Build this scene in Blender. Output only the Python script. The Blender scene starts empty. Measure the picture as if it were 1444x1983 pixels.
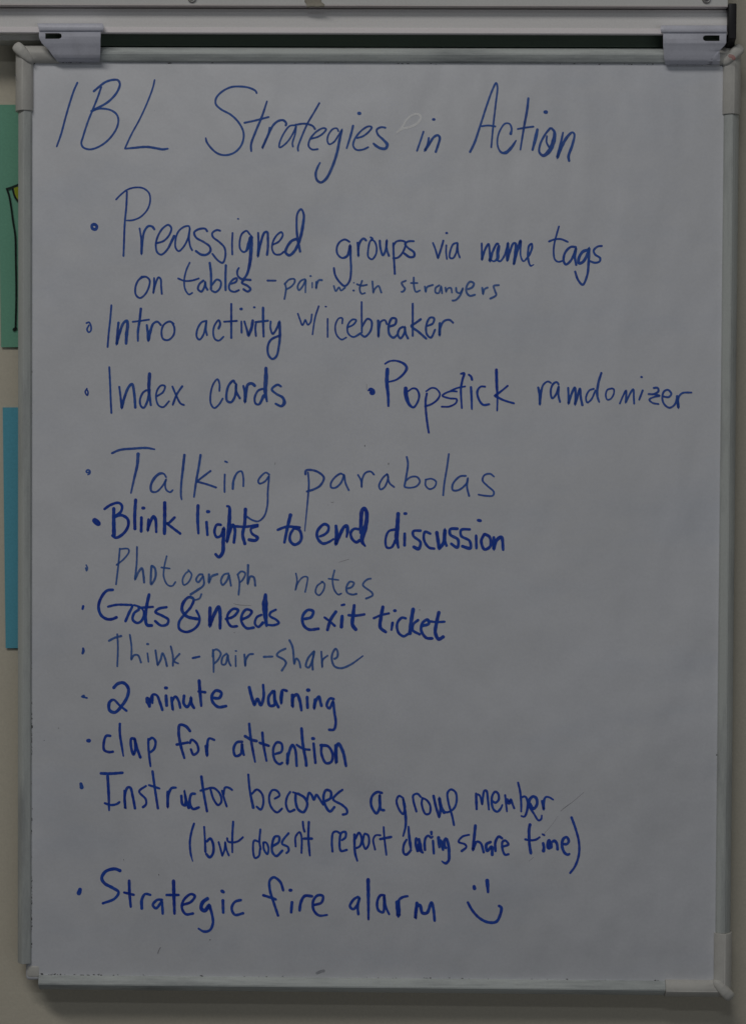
import bpy, bmesh, math, random
from mathutils import Vector, Euler
random.seed(7)
S = bpy.context.scene
C = S.collection

# ---------------------------------------------------------------- camera, world, lamps
CAM = Vector((0.02787290060860932, -2.0296912484447764, 0.06716642974030458))
ROT = Euler((1.542694267585898, -0.005528484389891049, 0.014987592804027882))
FPX = 4000.0
cd = bpy.data.cameras.new('camera'); cam = bpy.data.objects.new('camera', cd); C.objects.link(cam)
cam.location = CAM; cam.rotation_euler = ROT
cd.sensor_fit = 'VERTICAL'; cd.sensor_height = 24.0; cd.lens = FPX / 1983.0 * 24.0
cd.clip_start = 0.05; cd.clip_end = 50
S.camera = cam
w = bpy.data.worlds.new('World'); S.world = w; w.use_nodes = True
bg = w.node_tree.nodes['Background']; bg.inputs[0].default_value = (0.80, 0.88, 1.0, 1); bg.inputs[1].default_value = 0.022
S.view_settings.view_transform = 'Standard'; S.view_settings.look = 'None'; S.view_settings.exposure = 0; S.view_settings.gamma = 1

def lamp(name, loc, target, sx, sy, power, col):
    l = bpy.data.lights.new(name, 'AREA'); l.shape = 'RECTANGLE'; l.size = sx; l.size_y = sy; l.energy = power; l.color = col
    o = bpy.data.objects.new(name, l); C.objects.link(o); o.location = loc
    o.rotation_euler = (Vector(target) - Vector(loc)).to_track_quat('-Z', 'Y').to_euler()
    return o
# two rows of ceiling lamps of the room
lamp('ceiling_lamp', (-1.6, -3.5, 3.95), (0, 0, 0), 3.4, 0.5, 68.0, (1.0, 0.97, 0.935))
lamp('ceiling_lamp', (-0.3, -4.2, 2.5), (0, 0, 0), 1.2, 0.16, 8.0, (0.90, 0.95, 1.0))
# added soft fill lamp in front, evens out the brightness across the board
lamp('fill_light', (1.5, -3.4, -0.5), (0, 0, 0), 2.4, 1.8, 8.0, (0.95, 0.97, 1.0))

# ---------------------------------------------------------------- helpers
RM = ROT.to_matrix()
def at(px, py, Y):
    """the point of the plane y = Y that the photograph shows at pixel (px, py)"""
    d = RM @ Vector(((px - 722.0) / FPX, -(py - 991.5) / FPX, -1.0))
    t = (Y - CAM.y) / d.y
    return CAM + d * t
def nm(name, coll=None):
    return name
def link_mesh(name, verts, faces, mat, parent=None, smooth=False):
    me = bpy.data.meshes.new(name); me.from_pydata(verts, [], faces); me.update()
    if mat: me.materials.append(mat)
    if smooth:
        for p in me.polygons: p.use_smooth = True
    o = bpy.data.objects.new(name, me); C.objects.link(o)
    if parent: o.parent = parent; o.matrix_parent_inverse = parent.matrix_world.inverted()
    return o
def bm_obj(name, bm, mat, parent=None, smooth=False):
    bmesh.ops.recalc_face_normals(bm, faces=bm.faces)
    me = bpy.data.meshes.new(name); bm.to_mesh(me); bm.free()
    if mat: me.materials.append(mat)
    if smooth:
        for p in me.polygons: p.use_smooth = True
    o = bpy.data.objects.new(name, me); C.objects.link(o)
    if parent: o.parent = parent; o.matrix_parent_inverse = parent.matrix_world.inverted()
    return o
def bevel(o, wdt, seg=2, ang=35):
    m = o.modifiers.new('b', 'BEVEL'); m.width = wdt; m.segments = seg; m.limit_method = 'ANGLE'; m.angle_limit = math.radians(ang)
    for p in o.data.polygons: p.use_smooth = True
    m.harden_normals = False
    return o
def box_bm(bm, x0, x1, y0, y1, z0, z1):
    v = [bm.verts.new(p) for p in ((x0,y0,z0),(x1,y0,z0),(x1,y1,z0),(x0,y1,z0),(x0,y0,z1),(x1,y0,z1),(x1,y1,z1),(x0,y1,z1))]
    for f in ((0,1,2,3),(7,6,5,4),(0,4,5,1),(1,5,6,2),(2,6,7,3),(3,7,4,0)): bm.faces.new([v[i] for i in f])
def thing(name, label, cat, loc=(0,0,0), group=None):
    o = bpy.data.objects.new(name, None); C.objects.link(o); o.location = loc; o['label'] = label; o['category'] = cat
    if group: o['group'] = group
    o.empty_display_size = 0.05
    bpy.context.view_layer.update()
    return o
def loft(bm, sections, cap=True, closed=True):
    """sections: lists of 3-D points, skinned one to the next"""
    rows = [[bm.verts.new(p) for p in s] for s in sections]
    n = len(rows[0])
    for a, b in zip(rows, rows[1:]):
        for i in range(n if closed else n - 1):
            j = (i + 1) % n
            bm.faces.new((a[i], a[j], b[j], b[i]))
    if cap:
        bm.faces.new(rows[0]); bm.faces.new(list(reversed(rows[-1])))

# ---------------------------------------------------------------- materials
def node_mat(name, rough=0.5, spec=0.3, metal=0.0):
    m = bpy.data.materials.new(name); m.use_nodes = True
    nt = m.node_tree; p = nt.nodes['Principled BSDF']
    p.inputs['Roughness'].default_value = rough; p.inputs['Specular IOR Level'].default_value = spec; p.inputs['Metallic'].default_value = metal
    return m, nt, p
def N(nt, t, **kw):
    n = nt.nodes.new(t)
    for k, v in kw.items(): setattr(n, k, v)
    return n
def noise(nt, scale, detail=4, rough=0.6, coord=None, stretch=None):
    n = N(nt, 'ShaderNodeTexNoise'); n.inputs['Scale'].default_value = scale; n.inputs['Detail'].default_value = detail; n.inputs['Roughness'].default_value = rough
    tc = N(nt, 'ShaderNodeTexCoord'); src = tc.outputs['UV' if coord == 'UV' else 'Object']
    if stretch:
        mp = N(nt, 'ShaderNodeMapping'); mp.inputs['Scale'].default_value = stretch; nt.links.new(src, mp.inputs[0]); src = mp.outputs[0]
    nt.links.new(src, n.inputs['Vector'])
    return n.outputs['Fac']
def ramp(nt, fac, stops):
    r = N(nt, 'ShaderNodeValToRGB'); e = r.color_ramp.elements
    while len(e) < len(stops): e.new(0.5)
    for k, (pos, c) in enumerate(stops):
        e[k].position = pos; e[k].color = (*c, 1) if len(c) == 3 else c
    nt.links.new(fac, r.inputs[0]); return r.outputs[0]
def mix(nt, fac, a, b, mode='MIX'):
    m = N(nt, 'ShaderNodeMix', data_type='RGBA', blend_type=mode)
    for s, v in ((0, fac), (6, a), (7, b)):
        if hasattr(v, 'links'): nt.links.new(v, m.inputs[s])
        elif s == 0: m.inputs[0].default_value = v
        else: m.inputs[s].default_value = (*v, 1)
    return m.outputs[2]
def bump(nt, p, fac, strength, dist=0.001):
    b = N(nt, 'ShaderNodeBump'); b.inputs['Strength'].default_value = strength; b.inputs['Distance'].default_value = dist
    nt.links.new(fac, b.inputs['Height']); nt.links.new(b.outputs[0], p.inputs['Normal'])

def mat_board():
    m, nt, p = node_mat('enamel_white', 0.38, 0.35)
    base = mix(nt, ramp(nt, noise(nt, 7, 5, 0.6), ((0.38, (0, 0, 0)), (0.66, (1, 1, 1)))), (0.79, 0.803, 0.842), (0.755, 0.767, 0.797))
    # pale blue haze of old wiped-off ink, in slanting eraser passes
    f = ramp(nt, noise(nt, 5, 6, 0.65, stretch=(1.0, 1, 2.6)), ((0.50, (0, 0, 0)), (0.78, (1, 1, 1))))
    mm = N(nt, 'ShaderNodeMath', operation='MULTIPLY'); nt.links.new(f, mm.inputs[0]); mm.inputs[1].default_value = 0.55
    c = mix(nt, mm.outputs[0], base, (0.66, 0.70, 0.785))
    # specks
    v = N(nt, 'ShaderNodeTexVoronoi'); v.inputs['Scale'].default_value = 26; tc = N(nt, 'ShaderNodeTexCoord'); nt.links.new(tc.outputs['Object'], v.inputs['Vector'])
    sp = ramp(nt, v.outputs['Distance'], ((0.0, (1, 1, 1)), (0.020, (1, 1, 1)), (0.03, (0, 0, 0))))
    sel = ramp(nt, noise(nt, 9, 1), ((0.60, (0, 0, 0)), (0.64, (0.5, 0.5, 0.5))))
    k = mix(nt, 1.0, sp, sel, 'MULTIPLY')
    c = mix(nt, k, c, (0.25, 0.26, 0.30))
    g = mix(nt, ramp(nt, noise(nt, 420, 2, 0.7), ((0.3, (0, 0, 0)), (0.7, (1, 1, 1)))), (0.955, 0.955, 0.955), (1, 1, 1))
    c = mix(nt, 1.0, c, g, 'MULTIPLY')
    nt.links.new(c, p.inputs['Base Color'])
    # the thin steel sheet is not quite flat: long shallow ripples
    rip = mix(nt, 0.35, noise(nt, 11, 2, 0.5, stretch=(1.3, 1, 0.8)), noise(nt, 4, 1))
    rip = mix(nt, 0.015, rip, noise(nt, 120, 3))
    bump(nt, p, rip, 1.0, 0.010)
    return m
def mat_plastic(name, a, b, dirt, scale=(1, 1, 1), rough=0.55, dirt_amt=0.5, metal=0.0):
    m, nt, p = node_mat(name, rough, 0.35, metal)
    c = mix(nt, noise(nt, 14, 5), a, b)
    f = ramp(nt, noise(nt, 22, 7, 0.7, stretch=scale), ((0.46, (0, 0, 0)), (0.74, (1, 1, 1))))
    mm = N(nt, 'ShaderNodeMath', operation='MULTIPLY'); nt.links.new(f, mm.inputs[0]); mm.inputs[1].default_value = dirt_amt
    c = mix(nt, mm.outputs[0], c, dirt)
    g = mix(nt, ramp(nt, noise(nt, 500, 2, 0.7), ((0.3, (0, 0, 0)), (0.7, (1, 1, 1)))), (0.93, 0.93, 0.93), (1, 1, 1))
    c = mix(nt, 1.0, c, g, 'MULTIPLY')
    nt.links.new(c, p.inputs['Base Color'])
    bump(nt, p, noise(nt, 150, 4, 0.7, stretch=scale), 0.15, 0.0005)
    return m
def mat_wall():
    m, nt, p = node_mat('cream_wall_paint', 0.8, 0.2)
    c = mix(nt, noise(nt, 4, 6), (0.72, 0.67, 0.545), (0.66, 0.61, 0.50))
    g = mix(nt, ramp(nt, noise(nt, 350, 2, 0.7), ((0.3, (0, 0, 0)), (0.7, (1, 1, 1)))), (0.92, 0.92, 0.92), (1, 1, 1))
    nt.links.new(mix(nt, 1.0, c, g, 'MULTIPLY'), p.inputs['Base Color'])
    bump(nt, p, noise(nt, 90, 6, 0.65), 0.35, 0.0015)
    return m
def mat_paper(name, a, b):
    m, nt, p = node_mat(name, 0.85, 0.1)
    c = mix(nt, noise(nt, 30, 6), a, b)
    g = mix(nt, ramp(nt, noise(nt, 450, 2, 0.7), ((0.3, (0, 0, 0)), (0.7, (1, 1, 1)))), (0.90, 0.90, 0.90), (1, 1, 1))
    nt.links.new(mix(nt, 1.0, c, g, 'MULTIPLY'), p.inputs['Base Color'])
    bump(nt, p, noise(nt, 25, 3), 0.2, 0.002)
    return m
def mat_ink(name, light, dark, alpha, hue_dark=None, rough=0.45):
    """marker ink: colour varies along and across the stroke, thin film that lets the board through"""
    m, nt, p = node_mat(name, rough, 0.25)
    streak = noise(nt, 1.0, 5, 0.6, coord='UV', stretch=(1.3, 0.10, 1))
    blot = noise(nt, 55, 4, 0.6)
    f = mix(nt, 0.5, streak, blot)
    col = mix(nt, ramp(nt, f, ((0.36, (0, 0, 0)), (0.62, (1, 1, 1)))), dark, light)
    nt.links.new(col, p.inputs['Base Color'])
    # alpha: edges of the stroke thin out a little, dry streaks
    uv = N(nt, 'ShaderNodeUVMap'); sx = N(nt, 'ShaderNodeSeparateXYZ'); nt.links.new(uv.outputs[0], sx.inputs[0])
    ab = N(nt, 'ShaderNodeMath', operation='ABSOLUTE'); nt.links.new(sx.outputs[0], ab.inputs[0])
    ed = ramp(nt, ab.outputs[0], ((0.0, (0.92,) * 3), (0.55, (1,) * 3), (0.80, (1,) * 3), (1.0, (0.45,) * 3)))
    dry = ramp(nt, noise(nt, 130, 4, 0.7), ((0.25, (0.72,) * 3), (0.5, (1,) * 3)))
    al = mix(nt, 1.0, ed, dry, 'MULTIPLY')
    mm = N(nt, 'ShaderNodeMath', operation='MULTIPLY'); nt.links.new(al, mm.inputs[0]); mm.inputs[1].default_value = alpha
    nt.links.new(mm.outputs[0], p.inputs['Alpha'])
    return m

M = {}
M['board'] = mat_board()
M['frame'] = mat_plastic('grey_white_frame', (0.64, 0.66, 0.62), (0.56, 0.575, 0.545), (0.30, 0.31, 0.31), (1, 1, 1), 0.5, 0.55)
M['frame_h'] = mat_plastic('grey_white_frame_streaked', (0.68, 0.72, 0.70), (0.59, 0.63, 0.61), (0.24, 0.26, 0.27), (0.3, 1, 2.6), 0.5, 0.85)
M['frame_v'] = mat_plastic('grey_white_frame_streaked_upright', (0.63, 0.66, 0.63), (0.55, 0.58, 0.555), (0.27, 0.285, 0.295), (2.6, 1, 0.3), 0.5, 0.75)
M['corner'] = mat_plastic('ivory_corner_plastic', (0.69, 0.68, 0.63), (0.62, 0.61, 0.57), (0.42, 0.40, 0.38), (1, 1, 1), 0.5, 0.4)
M['clip'] = mat_plastic('lavender_grey_clip', (0.78, 0.79, 0.88), (0.69, 0.70, 0.79), (0.38, 0.38, 0.42), (1, 1, 1), 0.33, 0.5)
M['alu'] = mat_plastic('brushed_aluminium', (0.95, 0.94, 0.92), (0.90, 0.885, 0.87), (0.80, 0.78, 0.76), (0.1, 1, 8), 0.55, 0.35)
M['lip'] = mat_plastic('bright_aluminium', (0.95, 0.91, 0.92), (0.89, 0.85, 0.86), (0.72, 0.68, 0.68), (0.1, 1, 8), 0.4, 0.3)
M['panel'] = mat_plastic('grey_panel', (0.82, 0.82, 0.79), (0.76, 0.76, 0.735), (0.62, 0.61, 0.6), (0.3, 1, 3), 0.5, 0.3)
M['trim'] = mat_plastic('thin_bright_edge', (0.80, 0.76, 0.74), (0.72, 0.66, 0.65), (0.5, 0.4, 0.4), (0.3, 1, 1), 0.4, 0.3)
M['black'] = mat_plastic('black_plastic', (0.022, 0.021, 0.023), (0.016, 0.016, 0.018), (0.05, 0.05, 0.05), (1, 1, 1), 0.45, 0.3)
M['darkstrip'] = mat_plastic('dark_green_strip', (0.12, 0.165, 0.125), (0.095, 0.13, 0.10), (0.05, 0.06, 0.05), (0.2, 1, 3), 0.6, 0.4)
M['steel'] = mat_plastic('screw_steel', (0.45, 0.44, 0.42), (0.38, 0.37, 0.36), (0.15, 0.15, 0.14), (1, 1, 1), 0.35, 0.4, 0.5)
M['wall'] = mat_wall()
M['green'] = mat_paper('mint_green_paper', (0.225, 0.51, 0.36), (0.20, 0.475, 0.335))
M['blue'] = mat_paper('sky_blue_paper', (0.155, 0.50, 0.64), (0.14, 0.47, 0.60))
M['yellow'] = mat_paper('yellow_marker_fill', (0.42, 0.46, 0.04), (0.36, 0.42, 0.04))
M['tape'] = mat_paper('masking_tape', (0.43, 0.40, 0.33), (0.37, 0.345, 0.28))
M['grime'] = mat_plastic('grime', (0.035, 0.035, 0.04), (0.06, 0.05, 0.05), (0.02, 0.02, 0.02))
M['blackink'] = mat_ink('black_marker', (0.012, 0.014, 0.014), (0.006, 0.007, 0.007), 0.97)
M['A'] = mat_ink('ink_steel_blue', (0.060, 0.180, 0.60), (0.026, 0.090, 0.42), 0.90)
M['B'] = mat_ink('ink_blue', (0.045, 0.155, 0.58), (0.015, 0.062, 0.42), 0.92)
M['C'] = mat_ink('ink_bold_blue', (0.022, 0.110, 0.58), (0.007, 0.036, 0.42), 0.96)
M['D'] = mat_ink('ink_faded_blue', (0.08, 0.22, 0.62), (0.030, 0.11, 0.46), 0.82)
M['E'] = mat_ink('ink_dry_blue', (0.055, 0.18, 0.62), (0.022, 0.085, 0.47), 0.86)
M['F'] = mat_ink('ink_hairline', (0.20, 0.18, 0.21), (0.10, 0.09, 0.11), 0.42)
M['G'] = mat_ink('wipe_glare', (1.0, 1.0, 1.0), (1.0, 1.0, 1.0), 1.0)  # wiped glossy loop; the light it reflects is painted in as white
gp = M['G'].node_tree.nodes['Principled BSDF']; gp.inputs['Specular IOR Level'].default_value = 1.0; gp.inputs['IOR'].default_value = 1.9; gp.inputs['Roughness'].default_value = 0.6
M['stain'] = mat_ink('stain_grey', (0.22, 0.23, 0.27), (0.16, 0.17, 0.20), 0.35)
M['red'] = mat_ink('red_stain', (0.50, 0.06, 0.06), (0.45, 0.10, 0.09), 0.55)

# ---------------------------------------------------------------- the wall
bm = bmesh.new(); box_bm(bm, -1.4, 1.4, 0.0, 0.12, -1.2, 1.2)
wall = bm_obj('wall', bm, M['wall']); wall['kind'] = 'structure'

# ---------------------------------------------------------------- the whiteboard
YB = -0.030                                # front plane of the writing surface
BW, BH = 0.665, 0.8865                     # visible writing surface
hw, hh = BW / 2, BH / 2
board = thing('whiteboard', 'portrait whiteboard full of blue handwritten notes, worn frame missing its bottom left corner cap', 'whiteboard', (0, YB, -hh))
bm = bmesh.new(); box_bm(bm, -hw - 0.006, hw + 0.006, YB, YB + 0.008, -hh - 0.006, hh + 0.006)
surf = bevel(bm_obj('writing_surface', bm, M['board'], board), 0.0035, 3)
bm = bmesh.new(); box_bm(bm, -hw - 0.004, hw + 0.004, YB + 0.0085, YB + 0.011, -hh - 0.004, hh + 0.004)
bm_obj('back_panel', bm, M['frame'], board)

# frame profile: u = distance outward from the inner edge, d = height in front of the writing surface
PROF = [(0.0, -0.0002), (0.0003, 0.0010), (0.0014, 0.0028), (0.0045, 0.0043), (0.0074, 0.0053), (0.0079, 0.0051), (0.0084, 0.0052), (0.0110, 0.0032),
        (0.0134, 0.0004), (0.0150, -0.0022), (0.0157, -0.0055), (0.0155, -0.0105), (0.0130, -0.0125), (0.0062, -0.0125), (0.0062, -0.0085), (0.0062, -0.0004)]
def prof_pts(k=1.0, lift=0.0, wide=1.0):
    return [(u * wide, d * k + (lift if d > -0.0003 else 0)) for u, d in PROF]
def rail_bar(name, side, a, b, mat, prof, inner=None, wob=0.0):
    """a straight bar of the frame along one side, from a to b along it"""
    secs = []
    nseg = 24
    for i in range(nseg + 1):
        t = a + (b - a) * i / nseg
        s = []
        j = wob * math.sin(t * 11 + len(name))
        for u, d in prof:
            y = YB - d
            if side == 'top': s.append((t, y, hh + u + j))
            elif side == 'bottom': s.append((t, y, -hh - u - j))
            elif side == 'left': s.append((-hw - u - j, y, t))
            else: s.append((hw + u + j, y, t))
        secs.append(s)
    bm = bmesh.new(); loft(bm, secs)
    o = bm_obj(name, bm, mat, board)
    for p in o.data.polygons: p.use_smooth = False
    m = o.modifiers.new('b', 'BEVEL'); m.width = 0.0007; m.segments = 2; m.limit_method = 'ANGLE'; m.angle_limit = math.radians(50)
    return o
zTL = at(45, 215, YB).z; zTR = at(1420, 222, YB).z; zBL = at(45, 1865, YB).z; zBR = at(1400, 1806, YB).z
xTL = at(112, 100, YB).x; xTR = at(1372, 100, YB).x; xBL = at(76, 1905, YB).x; xBR = at(1287, 1915, YB).x
rail_bar('frame_rail', 'left', zTL, zBL, M['frame_v'], prof_pts(1, 0, 0.93))
rail_bar('frame_rail', 'right', zBR, zTR, M['frame_v'], prof_pts())
rail_bar('frame_rail', 'top', xTL, xTR, M['frame_h'], prof_pts())
rail_bar('frame_rail', 'bottom', xBL, xBR, M['frame_h'], prof_pts())

def corner(sx, sz, lenx, lenz, label=None):
    """moulded corner cap: two mitred legs of a slightly fatter profile and a raised diagonal rib with a knob"""
    prof = [(u * 1.10 - 0.0008 * (u < 0.004), d + (0.0014 if d > -0.0003 else (-0.0008 if d < -0.011 else 0))) for u, d in PROF[:13]] + [(0.004, -0.0135), (0.0, -0.0135 + 0.012)]
    prof[0] = (-0.0012, 0.0002)
    bm = bmesh.new()
    def sec_x(x): return [(x if x is not None else sx * (hw + u), YB - d, sz * (hh + u)) for u, d in prof]
    def sec_z(z): return [(sx * (hw + u), YB - d, z if z is not None else sz * (hh + u)) for u, d in prof]
    a = sec_x(sx * (hw - lenx)); b = sec_x(sx * (hw - lenx * 0.3)); c = sec_x(None); d_ = sec_z(sz * (hh - lenz * 0.3)); e = sec_z(sz * (hh - lenz))
    loft(bm, [a, b, c, d_, e])
    o = bm_obj('corner_cap', bm, M['corner'], board)
    if label: o['label'] = label
    m = o.modifiers.new('b', 'BEVEL'); m.width = 0.0009; m.segments = 3; m.limit_method = 'ANGLE'; m.angle_limit = math.radians(40)
    for p in o.data.polygons: p.use_smooth = True
    # diagonal rib: a broad flat band across the mitre that ends in a knob
    bm = bmesh.new(); secs = []
    n = 22
    ks = ((0.0, 0.0008, 0.0040), (0.05, 0.0026, 0.0058), (0.15, 0.0040, 0.0072), (0.35, 0.0052, 0.0086), (0.6, 0.0056, 0.0090), (0.8, 0.0056, 0.0080), (0.9, 0.0050, 0.0066), (0.96, 0.0038, 0.0050), (1.0, 0.0012, 0.0025))
    def kv(t, i):
        for p, q in zip(ks, ks[1:]):
            if t <= q[0] + 1e-9:
                k = (t - p[0]) / (q[0] - p[0]); return p[i] + (q[i] - p[i]) * k
    for i in range(n + 1):
        t = i / n
        dd = -0.0020 + t * 0.0258
        r, top = kv(t, 1), kv(t, 2)
        cx, cz = sx * (hw + dd * 0.7071), sz * (hh + dd * 0.7071)
        tx, tz = -sz * 0.7071, sx * 0.7071
        ring = []
        for k in range(20):
            an = 2 * math.pi * k / 20
            ca, sa = math.cos(an), math.sin(an)
            ca = math.copysign(abs(ca) ** 0.7, ca)
            d = top * (0.35 + 0.65 * abs(sa) ** 0.6) if sa >= -1e-9 else 0.35 * top - (0.35 * top + 0.006 * (t > 0.7) + 0.001) * abs(sa) ** 0.6
            ring.append((cx + tx * r * ca, YB - d, cz + tz * r * ca))
        secs.append(ring)
    loft(bm, secs)
    rb = bm_obj('rib', bm, M['corner'], o, smooth=True)
    return o
corner(-1, 1, 0.026, hh - zTL)
corner(1, 1, 0.022, hh - zTR, 'ivory corner cap with a red ink stain')
corner(1, -1, hw - xBR, zBR + hh)
# the bare corner where the cap is gone: the end of the inner core sticks out
bm = bmesh.new()
p0 = at(51, 1868, YB); p1 = at(80, 1896, YB)
box_bm(bm, p0.x, p1.x, YB - 0.0006, YB + 0.0125, p1.z, p0.z + 0.0006)
o = bm_obj('bare_core', bm, M['corner'], board); o['label'] = 'bare rounded white core where the bottom left corner cap is missing'
m = o.modifiers.new('b', 'BEVEL'); m.width = 0.0038; m.segments = 4; m.limit_method = 'ANGLE'
for p in o.data.polygons: p.use_smooth = True

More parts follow.
